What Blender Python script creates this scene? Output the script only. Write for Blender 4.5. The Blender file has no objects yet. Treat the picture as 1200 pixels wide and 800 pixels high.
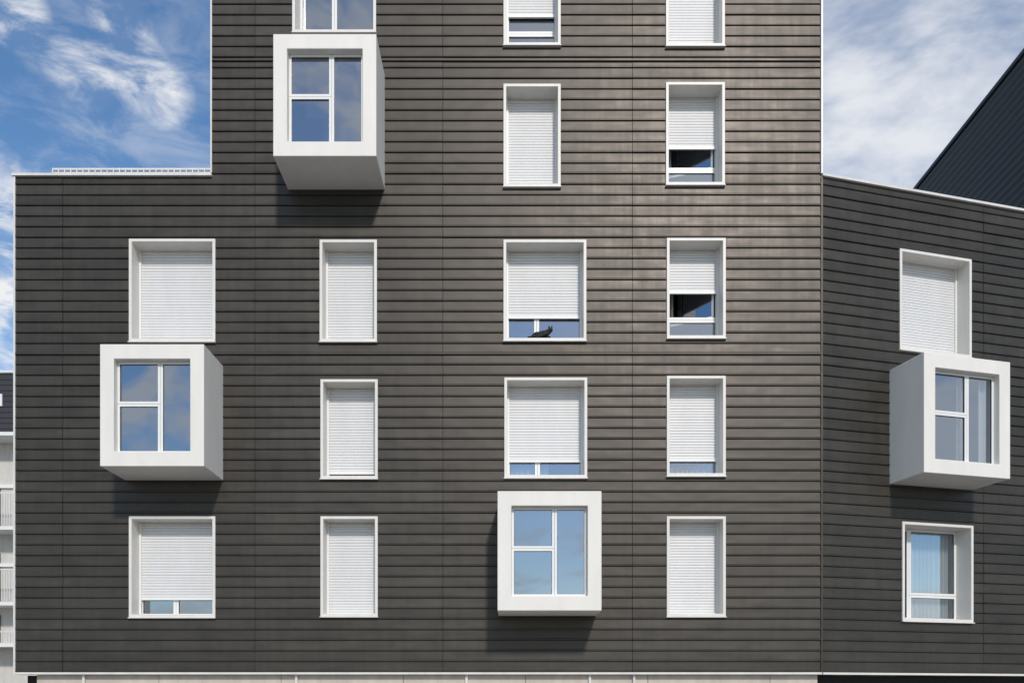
import bpy, bmesh, math, random
from mathutils import Vector
random.seed(7)
ZC=2.6; D0=17.0
scene=bpy.context.scene
scene.view_settings.view_transform='Standard'
scene.view_settings.look='None'
scene.view_settings.exposure=0

# ---------------------------------------------------------------- materials
def mat(name, col, rough=.5, metal=0., spec=.5):
    m=bpy.data.materials.new(name); m.use_nodes=True
    b=m.node_tree.nodes['Principled BSDF']
    b.inputs['Base Color'].default_value=(*col,1); b.inputs['Roughness'].default_value=rough
    b.inputs['Metallic'].default_value=metal; b.inputs['Specular IOR Level'].default_value=spec
    return m,m.node_tree,b
def N(nt,t,**k):
    n=nt.nodes.new(t)
    for a,v in k.items(): setattr(n,a,v)
    return n
def noise(nt,scale=(1,1,1),detail=4,rough=.6,sc=1.0,dist=0):
    tc=N(nt,'ShaderNodeTexCoord'); mp=N(nt,'ShaderNodeMapping'); no=N(nt,'ShaderNodeTexNoise')
    mp.inputs['Scale'].default_value=scale
    no.inputs['Scale'].default_value=sc; no.inputs['Detail'].default_value=detail
    no.inputs['Roughness'].default_value=rough; no.inputs['Distortion'].default_value=dist
    nt.links.new(tc.outputs['Object'],mp.inputs[0]); nt.links.new(mp.outputs[0],no.inputs['Vector'])
    return no.outputs['Fac']
def maprange(nt,s,a,b,c,d):
    n=N(nt,'ShaderNodeMapRange'); nt.links.new(s,n.inputs[0])
    for i,v in enumerate((a,b,c,d)): n.inputs[i+1].default_value=v
    return n.outputs[0]
def math_(nt,op,a,b=None):
    n=N(nt,'ShaderNodeMath',operation=op)
    for i,v in enumerate((a,b)):
        if v is None: continue
        if isinstance(v,(int,float)): n.inputs[i].default_value=v
        else: nt.links.new(v,n.inputs[i])
    return n.outputs[0]
def tint(nt,col,fac):   # col * fac
    m=N(nt,'ShaderNodeVectorMath',operation='SCALE')
    if isinstance(col,tuple): m.inputs[0].default_value=col
    else: nt.links.new(col,m.inputs[0])
    nt.links.new(fac,m.inputs['Scale']); return m.outputs[0]
def bump(nt,b,h,strength=.3,dist=.01):
    n=N(nt,'ShaderNodeBump'); n.inputs['Strength'].default_value=strength; n.inputs['Distance'].default_value=dist
    nt.links.new(h,n.inputs['Height']); nt.links.new(n.outputs[0],b.inputs['Normal'])

# dark metal siding
CC=(.041,.0385,.032)
M_clad,nt,b=mat('dark_metal_siding',CC,.42,.25,.42)
b.inputs['Specular Tint'].default_value=(1,.90,.87,1)
at=N(nt,'ShaderNodeAttribute',attribute_name='tone')
n1=noise(nt,(1.1,1.1,4),3,.6,1.3)
n2=noise(nt,(7,7,.9),3,.6,1.0)
f=math_(nt,'MULTIPLY',maprange(nt,n1,.3,.7,.86,1.14),maprange(nt,n2,.3,.7,.9,1.1))
f=math_(nt,'MULTIPLY',f,at.outputs['Fac'])
nt.links.new(tint(nt,CC,f),b.inputs['Base Color'])
nt.links.new(math_(nt,'ADD',maprange(nt,n1,.3,.7,.39,.47),maprange(nt,n2,.3,.7,-.03,.03)),b.inputs['Roughness'])
bump(nt,b,noise(nt,(1.3,1.3,2.6),1,.5,1.2),.32,.025)

def white(name,col,dirt=.1,rough=.5,metal=0):
    m,nt,b=mat(name,col,rough,metal)
    a=noise(nt,(4,4,.9),3,.6,1.0)
    f=maprange(nt,a,.35,.7,1,1-dirt)
    nt.links.new(tint(nt,col,f),b.inputs['Base Color'])
    return m
M_bay=white('white_painted_panel',(.75,.725,.675),.06,.55)
M_sur=white('white_window_surround',(.70,.675,.63),.08,.45)
M_shut=white('shutter_slat_white',(.69,.69,.69),.05,.45)
M_pvc=white('white_window_sash',(.76,.76,.74),.03,.35)
M_trim=white('light_trim_metal',(.7,.68,.65),.15,.4)
M_beige=white('beige_render',(.55,.49,.42),.2,.8)
M_cream=white('cream_wall',(.6,.58,.54),.15,.8)
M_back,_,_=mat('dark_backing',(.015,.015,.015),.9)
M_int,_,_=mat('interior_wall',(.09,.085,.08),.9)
M_gasket,_,_=mat('rubber_gasket',(.03,.03,.03),.6)
M_curt=white('curtain_fabric',(.75,.73,.7),.05,.9)
M_cat,_,_=mat('black_fur',(.008,.008,.008),.8)
M_eye,_,_=mat('cat_eye',(.35,.4,.08),.2)

M_glass=bpy.data.materials.new('window_glass'); M_glass.use_nodes=True
nt=M_glass.node_tree; nt.nodes.clear()
out=N(nt,'ShaderNodeOutputMaterial'); mx=N(nt,'ShaderNodeMixShader')
tr=N(nt,'ShaderNodeBsdfTransparent'); gl=N(nt,'ShaderNodeBsdfGlossy')
tr.inputs[0].default_value=(.70,.77,.8,1); gl.inputs['Roughness'].default_value=.015; gl.inputs[0].default_value=(.84,.91,1,1)
fr=N(nt,'ShaderNodeFresnel'); fr.inputs['IOR'].default_value=1.5
nt.links.new(math_(nt,'ADD',fr.outputs[0],.31),mx.inputs[0])
nt.links.new(tr.outputs[0],mx.inputs[1]); nt.links.new(gl.outputs[0],mx.inputs[2]); nt.links.new(mx.outputs[0],out.inputs[0])
bp=N(nt,'ShaderNodeBump'); bp.inputs['Strength'].default_value=.15; bp.inputs['Distance'].default_value=.01
nt.links.new(noise(nt,(1,1,1),1,.5,1.6),bp.inputs['Height']); nt.links.new(bp.outputs[0],gl.inputs['Normal'])

# ---------------------------------------------------------------- frames and mesh builder
class Frame:
    def __init__(s,ox,oy,ang,flip=1):
        s.ox,s.oy=ox,oy; s.c,s.s=math.cos(ang),math.sin(ang); s.f=flip
    def P(s,u,n,z):  # n = outward
        return (s.ox+u*s.c+n*s.s*s.f, s.oy+u*s.s-n*s.c*s.f, z+ZC)
    def u(s,px,n=0):
        a=(px-600)/60
        return (a*(17-n*s.c)-17*(s.ox+n*s.s))/(17*s.c-a*s.s)
    def z(s,px,py,n=0):
        uu=s.u(px,n); Y=17+uu*s.s-n*s.c
        return (815-py)/60*Y/17
F=Frame(0,17,0)
X0=(963-600)/60
W=Frame(X0,17,math.radians(15))

def new_parent(name):
    e=bpy.data.objects.new(name,None); scene.collection.objects.link(e); return e
BLD=new_parent('apartment_building')

class MB:
    def __init__(s): s.v=[]; s.f=[]; s.col=[]
    def quad(s,pts,t=1.):
        i=len(s.v); s.v+=pts; s.f.append(tuple(range(i,i+len(pts)))); s.col.append(t)
    def box(s,fr,u0,u1,n0,n1,z0,z1):
        i=len(s.v)
        for z in (z0,z1):
            for n in (n0,n1):
                for u in (u0,u1): s.v.append(fr.P(u,n,z))
        for q in ((0,1,3,2),(4,6,7,5),(0,4,5,1),(2,3,7,6),(0,2,6,4),(1,5,7,3)):
            s.f.append(tuple(i+k for k in q)); s.col.append(1.)
    def ring(s,fr,u0,u1,z0,z1,t,n0,n1,tb=None):
        tb=t if tb is None else tb
        i=len(s.v)
        for n in (n0,n1):
            for (a,b_) in ((u0,z0),(u1,z0),(u1,z1),(u0,z1)): s.v.append(fr.P(a,n,b_))
            for (a,b_) in ((u0+t,z0+tb),(u1-t,z0+tb),(u1-t,z1-tb),(u0+t,z1-tb)): s.v.append(fr.P(a,n,b_))
        for k in range(4):
            j=(k+1)%4
            for q in ((k,j,4+j,4+k),(8+k,8+j,12+j,12+k),(k,j,8+j,8+k),(4+k,4+j,12+j,12+k)):
                s.f.append(tuple(i+x for x in q)); s.col.append(1.)
    def make(s,name,m,parent=BLD,bevel=0,tone=False,smooth=False,recalc=True):
        me=bpy.data.meshes.new(name); me.from_pydata(s.v,[],s.f)
        if tone:
            a=me.attributes.new('tone','FLOAT','FACE')
            for i,c in enumerate(s.col): a.data[i].value=c
        me.materials.append(m)
        if recalc:
            bm=bmesh.new(); bm.from_mesh(me); bmesh.ops.recalc_face_normals(bm,faces=bm.faces); bm.to_mesh(me); bm.free()
        o=bpy.data.objects.new(name,me); scene.collection.objects.link(o)
        if parent: o.parent=parent
        if bevel:
            bv=o.modifiers.new('bevel','BEVEL'); bv.width=bevel; bv.segments=2; bv.limit_method='ANGLE'
        if smooth:
            for p in me.polygons: p.use_smooth=True
        return o

PITCH=12.4/60; ZB=(815-787)/60
PR=[(0,.020),(.05,.028),(.11,.028),(.19,.014),(.94,.006),(.95,-.010),(1,-.010)]
def prof(t):
    for (a,x),(b_,y) in zip(PR,PR[1:]):
        if t<=b_+1e-9: return x+(y-x)*(t-a)/(b_-a)
    return PR[-1][1]
def free(u0,u1,bl):
    segs=[(u0,u1)]
    for a,b_ in bl:
        ns=[]
        for p,q in segs:
            if b_<=p or a>=q: ns.append((p,q)); continue
            if a>p: ns.append((p,a))
            if b_<q: ns.append((b_,q))
        segs=ns
    return segs
def clad(name,fr,u0,u1,z1,holes,seams,z0=ZB,seed=1):
    rnd=random.Random(seed)
    mb=MB(); bk=MB(); nrow=int(math.ceil((z1-z0)/PITCH)); seams=sorted(seams)
    edges=[u0]+seams+[u1]
    for r in range(nrow):
        rb=z0+r*PITCH; rt=rb+PITCH
        rowt=rnd.uniform(.91,1.09)
        tones=[rowt*rnd.uniform(.9,1.1) for _ in edges]
        jit=[rnd.uniform(-.003,.003) for _ in edges]
        br={rb,min(rt,z1)}|{rb+t*PITCH for t,_ in PR[1:-1] if rb+t*PITCH<z1}
        for h in holes:
            for z in h[2:4]:
                if rb<z<min(rt,z1): br.add(z)
        br=sorted(br)
        for k in range(len(br)-1):
            za,zb=br[k],br[k+1]; zm=(za+zb)/2
            if zb-za<1e-5: continue
            bl=[(h[0],h[1]) for h in holes if h[2]<zm<h[3]]
            for p,q in free(u0,u1,bl): bk.quad([fr.P(p,-.02,za),fr.P(q,-.02,za),fr.P(q,-.02,zb),fr.P(p,-.02,zb)])
            for ei in range(len(edges)-1):
                a=edges[ei]+(.005 if ei else 0); b_=edges[ei+1]-(.005 if ei<len(edges)-2 else 0)
                for p,q in free(a,b_,bl):
                    na=prof((za-rb)/PITCH)+jit[ei]; nb=prof((zb-rb)/PITCH)+jit[ei]
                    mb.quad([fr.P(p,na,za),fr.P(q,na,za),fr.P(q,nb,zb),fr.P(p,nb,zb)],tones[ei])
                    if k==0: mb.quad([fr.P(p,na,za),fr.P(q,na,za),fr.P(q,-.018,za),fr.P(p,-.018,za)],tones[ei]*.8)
    mb.make(name,M_clad,tone=True,recalc=False); bk.make(name+'_backing',M_back,recalc=False)

# ---------------------------------------------------------------- windows
holes={id(F):[],id(W):[]}
def rect(fr,x0,x1,y0,y1,n=0,side='l'):
    rx=x0 if side=='l' else x1
    return fr.u(x0,n),fr.u(x1,n),fr.z(rx,y1,n),fr.z(rx,y0,n)
def panes(fr,ps,n,gl_mb,sash,gask,t=.05,skip=()):
    for i,(a,b_,c,d) in enumerate(ps):
        sash.ring(fr,a+.002,b_-.002,c+.002,d-.002,t,n-.03,n+.03)
        gask.ring(fr,a+t,b_-t,c+t,d-t,.008,n-.012,n+.012)
        if i in skip: continue
        gl_mb.quad([fr.P(a+t,n,c+t),fr.P(b_-t,n,c+t),fr.P(b_-t,n,d-t),fr.P(a+t,n,d-t)])
def curtain(fr,u0,u1,z0,z1,n,name='curtain',amp=.03,wl=.11):
    mb=MB(); K=int((u1-u0)/.012); ph=random.random()*6
    pts=[]
    for i in range(K+1):
        u=u0+(u1-u0)*i/K
        w=math.sin(u*2*math.pi/wl+ph+1.3*math.sin(u*9))
        pts.append((u,n+amp*w))
    for i in range(K):
        (a,na),(b_,nb)=pts[i],pts[i+1]
        mb.quad([fr.P(a,na,z0),fr.P(b_,nb,z0),fr.P(b_,nb,z1),fr.P(a,na,z1)])
    mb.make(name,M_curt,recalc=False)
DEP=.35
def window(fr,x0,x1,y0,y1,shut=None,layout='narrow',split=.45,curt=None,side='l',skip=()):
    u0,u1,z0,z1=rect(fr,x0,x1,y0,y1,0,side)
    holes[id(fr)].append((u0+.01,u1-.01,z0+.01,z1-.01))
    t=.055
    mb=MB(); mb.ring(fr,u0,u1,z0,z1,t,-DEP-.08,.045); mb.make('window_surround',M_sur,bevel=.005)
    sl=MB(); sl.box(fr,u0-.01,u1+.01,-.01,.075,z0-.022,z0-.002); sl.make('window_sill',M_sur,bevel=.004)
    iu0,iu1,iz0,iz1=u0+t,u1-t,z0+t,z1-t
    zs=iz0 if shut is None else max(iz0,fr.z(x0 if side=='l' else x1,shut,-DEP))
    if shut==-1: zs=None
    if zs is not None:
        g=MB()
        g.box(fr,iu0+.001,iu0+.04,-DEP,-DEP+.05,iz0+.001,iz1-.001); g.box(fr,iu1-.04,iu1-.001,-DEP,-DEP+.05,iz0+.001,iz1-.001)
        g.box(fr,iu0+.041,iu1-.041,-DEP-.005,-DEP+.035,zs+.002,zs+.055)
        g.make('shutter_guide',M_pvc)
        s=MB(); p=.055; z=zs+.058; rr=random.Random(x0*7+y0)
        while z<iz1-.002:
            zt=min(z+p,iz1-.001)
            prf=[(0,.0),(.08,.009),(.5,.012),(.88,.009),(.92,-.002),(1,-.002)]
            jn=rr.uniform(-.0006,.0006)
            for k in range(5):
                za=z+(zt-z)*prf[k][0]; zb=z+(zt-z)*prf[k+1][0]
                s.quad([fr.P(iu0+.03,-DEP+.005+prf[k][1]+jn,za),fr.P(iu1-.03,-DEP+.005+prf[k][1]+jn,za),fr.P(iu1-.03,-DEP+.005+prf[k+1][1]+jn,zb),fr.P(iu0+.03,-DEP+.005+prf[k+1][1]+jn,zb)])
            z+=p
        s.make('roller_shutter',M_shut,recalc=False)
    gm,sa,ga=MB(),MB(),MB(); n=-DEP-.045
    if layout=='wide': m=iu0+(iu1-iu0)*split; ps=[(iu0,m,iz0,iz1),(m,iu1,iz0,iz1)]
    elif layout=='single': ps=[(iu0,iu1,iz0,iz1)]
    elif layout=='narrow': zt=iz0+.47; ps=[(iu0,iu1,iz0,zt),(iu0,iu1,zt,iz1)]
    elif layout=='three': m=iu0+(iu1-iu0)*.27; zt=iz0+.52; ps=[(iu0,m,iz0,iz1),(m,iu1,iz0,zt),(m,iu1,zt,iz1)]
    panes(fr,ps,n,gm,sa,ga,skip=skip)
    if gm.v: gm.make('window_pane',M_glass,recalc=False)
    sa.make('window_sash',M_pvc,bevel=.004); ga.make('window_gasket',M_gasket)
    if curt: curtain(fr,iu0+(iu1-iu0)*curt[0],iu0+(iu1-iu0)*curt[1],iz0,iz1,n-.14)
    return iu0,iu1,iz0,iz1

window(F,343,441,-78,40,-1,'wide',.45)
window(F,590,657,-64,55,22,'narrow')
window(F,780,849,-62,56,None)
window(F,590,657,100,220,None)
d1=window(F,780,849,98,218,176,'narrow',skip=(1,))
window(F,152,253,281,401,None,'wide')
window(F,375,442,282,401,None)
c2=window(F,590,687,282,400,374,'wide',.40)
d2=window(F,781,850,280,397,345,'narrow',skip=(1,))
window(F,376,443,445,561,556)
window(F,591,688,443,560,542,'wide',.40,curt=(0,.55))
window(F,781,850,441,558,541,'single',curt=(0,1))
window(F,152,253,605,723,703,'wide',.45)
window(F,376,443,605,722,None)
window(F,781,850,605,722,None)
window(W,1053,1137,292,410,None,'wide')
window(W,1056,1139,611,727,-1,'three',curt=(.3,.95))
# casements opened inwards (hinged on the right) in the two half-raised windows
class Hinge:
    def __init__(s,hu,hn,ang): s.hu,s.hn,s.c,s.s=hu,hn,math.cos(ang),math.sin(ang)
    def P(s,u,n,z): return F.P(s.hu-u*s.c+n*s.s, s.hn-u*s.s-n*s.c, z)
for (iu0,iu1,iz0,iz1),ang in ((d1,22),(d2,28)):
    H=Hinge(iu1-.06,-DEP-.09,math.radians(ang)); wd=iu1-iu0-.14
    gm,sa,ga=MB(),MB(),MB()
    panes(H,[(0,wd,iz0+.53,iz1-.06)],0,gm,sa,ga,.045)
    gm.make('open_casement_pane',M_glass,recalc=False); sa.make('open_casement_sash',M_pvc,bevel=.004)
    curtain(F,iu0,iu0+.16,iz0+.5,iz1,-DEP-.7)

# ---------------------------------------------------------------- bay boxes
def bay(fr,x0,x1,y0,y1,dep,curt=None,side='l',split=.57):
    u0,u1,z0,z1=rect(fr,x0,x1,y0,y1,dep,side)
    holes[id(fr)].append((u0+.1,u1-.1,z0+.1,z1-.1))
    t=.255
    mb=MB(); mb.ring(fr,u0,u1,z0,z1,t,.002,dep,tb=.27); mb.make('bay_box',M_bay,bevel=.012)
    iu0,iu1,iz0,iz1=u0+t,u1-t,z0+.27,z1-.27
    n=dep-.17; m=iu0+(iu1-iu0)*split; zt=iz0+(iz1-iz0)*.54
    gm,sa,ga=MB(),MB(),MB()
    panes(fr,[(iu0,m,iz0,zt),(iu0,m,zt,iz1),(m,iu1,iz0,iz1)],n,gm,sa,ga,.045)
    ln=MB(); ln.ring(fr,iu0+.002,iu1-.002,iz0+.002,iz1-.002,.01,-.3,n-.035); ln.make('bay_dimming_liner',M_int)  # dark liner added so the sunlit white shell doesn't brighten the glass
    gm.make('bay_pane',M_glass,recalc=False); sa.make('bay_sash',M_pvc,bevel=.004); ga.make('bay_gasket',M_gasket)
    if curt:
        for a,b_ in curt: curtain(fr,iu0+(iu1-iu0)*a,iu0+(iu1-iu0)*b_,iz0,iz1,n-.16)
bay(F,320,441,40,183,1.07)
bay(F,117,239,403,546,1.07)
bay(F,583,705,575,715,1.07)
bay(W,1083,1184,412,553,.98,curt=[(.5,.66),(.86,1)])

# ---------------------------------------------------------------- cladding
ZR=10.12; ZT=17.2
uL=F.u(19); uT=F.u(249); uR=X0; WE=9.0
hm=holes[id(F)]+[(uL-1,uT,ZR,ZT+1)]
clad('metal_siding_front',F,uL,uR,ZT,hm,[F.u(x) for x in (74,299,519,741)],seed=3)
clad('metal_siding_wing',W,0,WE,ZR,holes[id(W)],[W.u(x) for x in (1152,)]+[6.4],seed=5)
class SideF:
    def __init__(s,x,sg): s.x,s.sg=x,sg
    def P(s,u,n,z): return (s.x+s.sg*n,17+u,z+ZC)
TL,TR,LL=SideF(uT,-1),SideF(uR-.02,1),SideF(uL,-1)
clad('metal_siding_tower_side',TL,0,12,ZT,[],[4,8],z0=ZR,seed=8)
clad('metal_siding_tower_side_right',TR,0,12,ZT,[],[4,8],z0=ZR,seed=9)
clad('metal_siding_end',LL,0,12,ZR,[],[4,8],seed=10)

mb=MB()
for y in (72,415):
    z=(815-y)/60
    segs=free(uT if y<205 else uL,uR,[(h[0]-.1,h[1]+.1) for h in hm[:-1] if h[2]<z<h[3]])
    for a,b_ in segs: mb.box(F,a+.003,b_-.003,-.005,.042,z-.012,z+.016)
z=400/60; 
for a,b_ in free(0,WE,[(h[0]-.1,h[1]+.1) for h in holes[id(W)] if h[2]<z<h[3]]): mb.box(W,a+.01,b_,-.005,.042,z-.012,z+.016)
mb.box(F,uR-.025,uR+.010,-.02,.036,ZB,ZR-.01)
mb.make('belt_flashing',M_clad,tone=True)
mb=MB()
mb.box(F,uL-.035,uL,-.1,.045,ZB-.02,ZR)
mb.box(F,uT-.03,uT,-.0,.045,ZR+.07,ZT)
mb.box(F,uR-.03,uR+.01,-.05,.05,ZR+.05,ZT)
mb.box(F,uL-.06,uT-.002,-.45,.065,ZR,ZR+.05)
mb.box(W,-.012,WE,-.45,.065,ZR,ZR+.05)
mb.box(F,uT-.05,uR+.03,-.45,.065,ZT,ZT+.06)
mb.box(F,uL-.03,uR-.01,-.25,.055,ZB-.045,ZB-.004)
mb.make('white_coping_trim',M_trim,bevel=.004)
mb=MB(); mb.box(W,.0,WE,-.25,.05,ZB-.045,ZB-.004); mb.make('wing_base_trim',M_sur)
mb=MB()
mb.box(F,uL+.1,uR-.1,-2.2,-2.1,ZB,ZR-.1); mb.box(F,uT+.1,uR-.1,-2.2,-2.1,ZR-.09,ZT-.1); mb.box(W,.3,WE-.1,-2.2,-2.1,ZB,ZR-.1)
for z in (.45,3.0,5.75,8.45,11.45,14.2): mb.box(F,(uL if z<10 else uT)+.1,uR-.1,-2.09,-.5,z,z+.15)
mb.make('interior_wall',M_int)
mb=MB(); mb.box(F,uL+.02,uT,-12,-.45,ZR-.15,ZR-.02); mb.box(F,uT+.05,uR-.05,-12,-.05,ZT-.15,ZT-.02); mb.box(F,uR,uR+9.2,-14,-2.55,ZR-.15,ZR-.02); mb.box(W,0.0,WE,-2.6,-.4,ZR-.3,ZR-.17)
mb.box(F,uL,uR,-12.1,-12,ZB,ZR-.15); mb.box(F,uT,uR,-12.1,-12.0,ZR,ZT-.2); mb.make('flat_roof',M_beige)
mb=MB(); ua=F.u(62,-.2); ub=uT-.05
mb.box(F,ua,ub,-.22,-.18,ZR+.255,ZR+.29); mb.box(F,ua,ub,-.21,-.19,ZR+.20,ZR+.215)
k=ua
while k<ub: mb.box(F,k,k+.02,-.179,-.165,ZR+.052,ZR+.285); k+=.12
mb.box(F,ua,ub,-.26,-.225,ZR+.052,ZR+.18)
mb.make('roof_guard_rail',M_trim)
mb=MB(); u=uL+.35
while u<uR-.05:
    v=min(u+2.4,uR-.05); mb.box(F,u+.004,v-.004,-.3,-.09,-ZC,ZB-.05); u=v
mb.make('ground_floor_wall',M_beige,bevel=.004)
mb=MB(); mb.box(F,uL+.05,uR,-12,-.31,-ZC,ZB-.06); mb.box(W,.1,WE,-6,-.3,-ZC,ZB-.06); mb.make('ground_floor_core',M_back)
mb=MB()
for px in (95,345,545,690,742): 
    uu=F.u(px); mb.box(F,uu,uu+.05,-.085,-.03,-ZC,ZB-.05)
mb.make('downpipe',M_trim,bevel=.01)
mb=MB(); mb.box(F,-4.2,-3.2,-.088,-.05,-ZC+.12,-ZC+2.3); mb.box(F,2.2,5.0,-.088,-.05,-ZC+.12,-ZC+2.4); mb.make('ground_floor_door',M_back,bevel=.01)

# ---------------------------------------------------------------- cat on the sill
def cat():
    u=F.u(634); z=c2[2]
    ox,oy,oz=F.P(u,-.06,z)
    V=[(.16,0,.07,.058),(.08,0,.088,.076),(0,0,.092,.070),(-.09,0,.105,.064),(-.15,-.01,.15,.047),(-.19,-.03,.19,.054),(-.225,-.06,.178,.026),
       (-.11,-.05,.03,.026),(-.19,-.075,.022,.022),(.14,-.06,.035,.034),(.07,-.085,.022,.022),
       (.21,-.01,.05,.022),(.26,-.05,.03,.018),(.20,-.10,.022,.016)]
    V=[(-a,b_,c,r) for a,b_,c,r in V]
    E=[(0,1),(1,2),(2,3),(3,4),(4,5),(5,6),(3,7),(7,8),(0,9),(9,10),(0,11),(11,12),(12,13)]
    me=bpy.data.meshes.new('black_cat'); me.from_pydata([v[:3] for v in V],E,[]); me.materials.append(M_cat)
    o=bpy.data.objects.new('black_cat',me); scene.collection.objects.link(o); o.location=(ox,oy,oz)
    bpy.context.view_layer.objects.active=o
    o.modifiers.new('skin','SKIN'); 
    if not me.skin_vertices: 
        bm=bmesh.new(); bm.from_mesh(me); bm.verts.layers.skin.verify(); bm.to_mesh(me); bm.free()
    for i,v in enumerate(V): me.skin_vertices[0].data[i].radius=(v[3],v[3]); me.skin_vertices[0].data[i].use_root=(i==2)
    sb=o.modifiers.new('sub','SUBSURF'); sb.levels=2; sb.render_levels=2
    for sx in (-1,1):
        bm=bmesh.new(); bmesh.ops.create_cone(bm,segments=4,radius1=.024,radius2=.001,depth=.06,cap_ends=True)
        m2=bpy.data.meshes.new('ear'); bm.to_mesh(m2); bm.free(); m2.materials.append(M_cat)
        e=bpy.data.objects.new('ear',m2); scene.collection.objects.link(e); e.parent=o
        e.location=(.185+.027*sx,-.02,.25); e.rotation_euler=(.1,.25*sx,0)
        bm=bmesh.new(); bmesh.ops.create_uvsphere(bm,u_segments=12,v_segments=8,radius=.007)
        m3=bpy.data.meshes.new('eye'); bm.to_mesh(m3); bm.free(); m3.materials.append(M_eye)
        e=bpy.data.objects.new('eye',m3); scene.collection.objects.link(e); e.parent=o; e.location=(.205+.018*sx,-.075,.2)
cat()

# ---------------------------------------------------------------- neighbours
NB=new_parent('dark_clad_building')
mb=MB(); xx=15.0; zt=xx/ (600/750.) ; y0,y1=20.5,70; K=int(zt+ZC)*4
h=zt+ZC; pr=h/K
for i in range(K):
    a=-ZC+i*pr
    for (na,za,nb,zb) in ((0,a,.05,a+.3*pr),(.05,a+.3*pr,.05,a+.6*pr),(.05,a+.6*pr,0,a+.8*pr),(0,a+.8*pr,0,a+pr)):
        mb.quad([(xx-na,y0,za+ZC),(xx-na,y1,za+ZC),(xx-nb,y1,zb+ZC),(xx-nb,y0,zb+ZC)])
        mb.quad([(xx-na,y0,za+ZC),(xx+20,y0,za+ZC),(xx+20,y0,zb+ZC),(xx-nb,y0,zb+ZC)])
M_dk,nt,b=mat('dark_corrugated_metal',(.035,.035,.040),.5,.2)
mb.make('corrugated_wall',M_dk,NB,recalc=False)
G=Frame(0,0,0)
mb=MB(); mb.box(G,xx-.08,xx+20,-y1,-y0+.05,zt,zt+.12); mb.make('roof_edge',M_dk,NB)

NA=new_parent('apartment_block')
G2=Frame(0,40,0)
def zz(py): return (815-py)/1020*40
a,b_=-45,-21.2
mb=MB()
k=zz(515)
while k<zz(437)-.01:
    t_=min(k+.25,zz(437)); mb.box(G2,a,b_,-14,-.0,k+.012,t_-.012); k+=.25
mb.make('upper_cladding',M_dk,NA)
mb=MB(); mb.box(G2,a,b_,-14,-.003,-ZC,zz(516)); mb.make('wall',M_cream,NA)
mb=MB()
mb.box(G2,a,b_,.001,.1,zz(437),zz(435)); 
for y in (515,568,622,660,708,755): mb.box(G2,a,b_,.001,1.2 if y not in(568,660) else .1,zz(y+4),zz(y))
for k in range(10): mb.box(G2,a+2.4*k+1.2,a+2.4*k+2.4,.001,.08,zz(476),zz(462))
mb.make('balcony_slab',M_pvc,NA)
mb=MB()
for (ya,yb) in ((583,620),(670,706),(741,754)):
    mb.box(G2,a,b_,1.10,1.13,zz(ya+1.5),zz(ya))
    k=a
    while k<b_: mb.box(G2,k,k+.03,1.10,1.13,zz(yb),zz(ya+1.5)); k+=.12
mb.make('balcony_railing',M_trim,NA)
mb=MB()
for (ya,yb) in ((572,618),(648,704),(720,752),(464,474)):
    for k in range(10): mb.box(G2,a+2.4*k+1.3,a+2.4*k+2.3,.09,.11,zz(yb),zz(ya))
mb.make('balcony_window',M_glass,NA)
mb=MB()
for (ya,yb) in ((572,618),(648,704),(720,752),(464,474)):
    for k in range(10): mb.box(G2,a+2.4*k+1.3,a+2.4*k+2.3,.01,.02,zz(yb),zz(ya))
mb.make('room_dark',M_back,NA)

# ---------------------------------------------------------------- ground
def slab(name,x0,x1,y0,y1,z0,z1,m,bev=0):
    mb=MB(); mb.box(G,x0,x1,-y1,-y0,z0-ZC,z1-ZC); return mb.make(name,m,None,bevel=bev)
M_gr=white('ground_concrete',(.3,.29,.27),.2,.9); M_as=white('asphalt',(.055,.055,.057),.3,.85); M_pv=white('paving',(.36,.34,.31),.2,.85)
M_ln=white('road_paint',(.75,.75,.73),.2,.6)
mb=MB(); mb.quad([(-600,-600,0),(600,-600,0),(600,600,0),(-600,600,0)]); mb.make('ground',M_gr,None,recalc=False)
mb=MB(); mb.quad([(-200,2,.004),(200,2,.004),(200,11,.004),(-200,11,.004)]); mb.make('road',M_as,None,recalc=False)
mb=MB()
for k in range(-20,20): mb.quad([(k*6,6.43,.008),(k*6+3,6.43,.008),(k*6+3,6.57,.008),(k*6,6.57,.008)])
mb.make('road_marking',M_ln,None,recalc=False)
slab('pavement',-200,200,11.2,17.08,-.1,.125,M_pv); slab('kerb',-200,200,11,11.197,-.1,.13,M_gr,.02)
slab('pavement',-200,200,-3,1.8,-.1,.125,M_pv); slab('kerb',-200,200,1.803,2,-.1,.13,M_gr,.02)

# ---------------------------------------------------------------- sky
S=Vector((3.9,-17,12.0)).normalized()
elev=math.asin(S.z); az=math.atan2(S.x,S.y)
w=bpy.data.worlds.new('World'); scene.world=w; w.use_nodes=True; nt=w.node_tree
bg=nt.nodes['Background']; bg.inputs[1].default_value=.15
sky=N(nt,'ShaderNodeTexSky',sky_type='NISHITA'); sky.sun_disc=False
sky.sun_elevation=elev; sky.sun_rotation=az; sky.air_density=1.0; sky.dust_density=.3; sky.ozone_density=1.8
tc=N(nt,'ShaderNodeTexCoord')
def dirn(px,py): return Vector(((px-600)/60,17,(815-py)/60)).normalized()
def blob(d,deg,soft):
    v=N(nt,'ShaderNodeVectorMath',operation='DOT_PRODUCT'); nt.links.new(tc.outputs['Generated'],v.inputs[0]); v.inputs[1].default_value=d
    m=N(nt,'ShaderNodeMapRange',interpolation_type='SMOOTHSTEP'); nt.links.new(v.outputs['Value'],m.inputs[0])
    m.inputs[1].default_value=math.cos(math.radians(deg+soft)); m.inputs[2].default_value=math.cos(math.radians(max(deg-soft,0))); return m.outputs[0]
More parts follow.
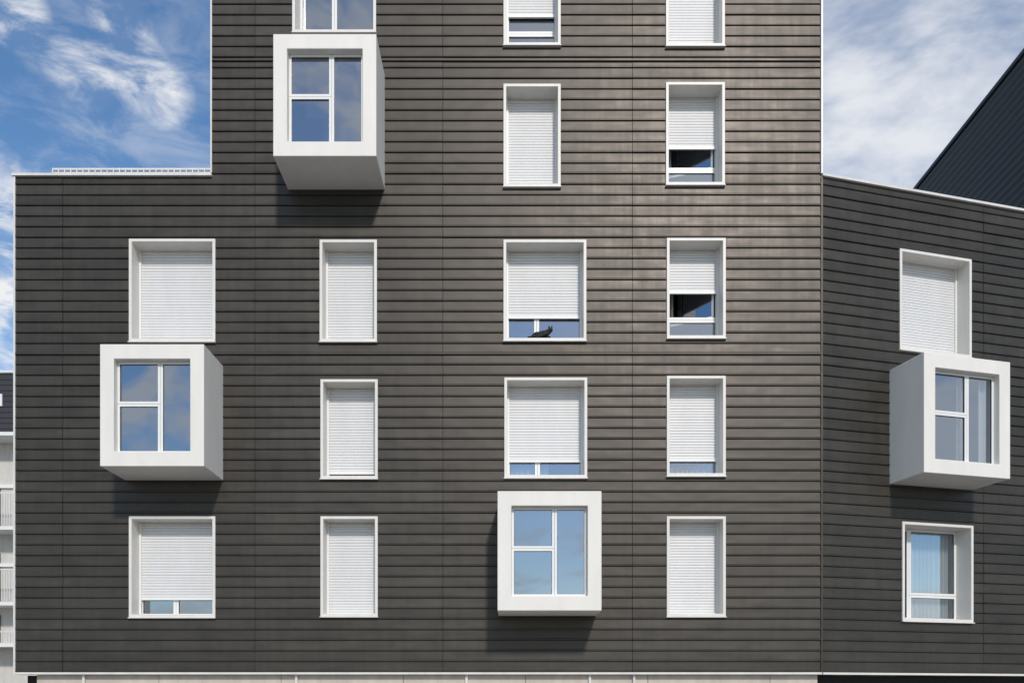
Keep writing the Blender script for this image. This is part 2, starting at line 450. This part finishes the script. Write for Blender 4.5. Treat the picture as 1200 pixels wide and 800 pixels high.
def wn(rot,scale,detail,rough,dist,lo,hi,loc=(0,0,0)):
    mp=N(nt,'ShaderNodeMapping'); mp.inputs['Rotation'].default_value=rot; mp.inputs['Scale'].default_value=scale; mp.inputs['Location'].default_value=loc
    nt.links.new(tc.outputs['Generated'],mp.inputs[0]); no=N(nt,'ShaderNodeTexNoise'); no.inputs['Scale'].default_value=1
    no.inputs['Detail'].default_value=detail; no.inputs['Roughness'].default_value=rough; no.inputs['Distortion'].default_value=dist
    nt.links.new(mp.outputs[0],no.inputs[0])
    m=N(nt,'ShaderNodeMapRange',interpolation_type='SMOOTHSTEP'); nt.links.new(no.outputs['Fac'],m.inputs[0]); m.inputs[1].default_value=lo; m.inputs[2].default_value=hi
    return m.outputs[0]
def mul(a,b_): return math_(nt,'MULTIPLY',a,b_)
def mx2(a,b_): return math_(nt,'MAXIMUM',a,b_)
wL=wn((0,math.radians(-50),0),(14,14,38),6,.6,.45,.38,.70)
wR=wn((0,math.radians(55),0),(6,6,15),5,.58,.3,.34,.68,(3,1,2))
wB=wn((0,0,0),(7,7,13),4,.6,.4,.44,.62,(1,4,0))
bl=blob(dirn(22,22),.9,1.0)
for x,y,r in ((80,72,.5),(105,88,.8),(150,55,.7),(165,90,1.0),(192,112,.8),(140,20,.7)): bl=mx2(bl,blob(dirn(x,y),r,1.2))
bl=mx2(bl,mul(blob(dirn(150,150),5,4),.28))
bl=mx2(bl,mul(blob(dirn(0,400),6.5,5),1.3))
left=mul(bl,math_(nt,'ADD',wL,.06))
right=mul(blob(dirn(1030,90),8.5,6),math_(nt,'ADD',mul(wR,.68),.22))
back=N(nt,'ShaderNodeSeparateXYZ'); nt.links.new(tc.outputs['Generated'],back.inputs[0])
bm_=N(nt,'ShaderNodeMapRange'); nt.links.new(back.outputs['Y'],bm_.inputs[0]); bm_.inputs[1].default_value=.5; bm_.inputs[2].default_value=0.
behind=mul(wB,mul(bm_.outputs[0],.85))
sunb=mul(blob(S,7,9),.7)
mask=N(nt,'ShaderNodeClamp'); nt.links.new(mx2(mx2(left,right),mx2(behind,sunb)),mask.inputs[0]); mask=mask.outputs[0]
hs=N(nt,'ShaderNodeHueSaturation'); hs.inputs['Saturation'].default_value=1.2; nt.links.new(sky.outputs[0],hs.inputs['Color'])
mx=N(nt,'ShaderNodeMixRGB'); nt.links.new(mask,mx.inputs[0]); nt.links.new(hs.outputs[0],mx.inputs[1]); mx.inputs[2].default_value=(5.7,5.8,6.0,1)
nt.links.new(mx.outputs[0],bg.inputs[0])

L=bpy.data.lights.new('sun','SUN'); L.energy=2.6; L.angle=math.radians(4.5); L.color=(1,.94,.87)
lo=bpy.data.objects.new('sun',L); scene.collection.objects.link(lo); lo.rotation_euler=S.to_track_quat('Z','Y').to_euler()

cam=bpy.data.cameras.new('camera'); co=bpy.data.objects.new('camera',cam); scene.collection.objects.link(co)
co.location=(0,0,ZC); co.rotation_euler=(math.radians(90),0,0); cam.lens=36*17/20; cam.sensor_width=36
cam.shift_y=415/1200; cam.clip_end=2000; scene.camera=co
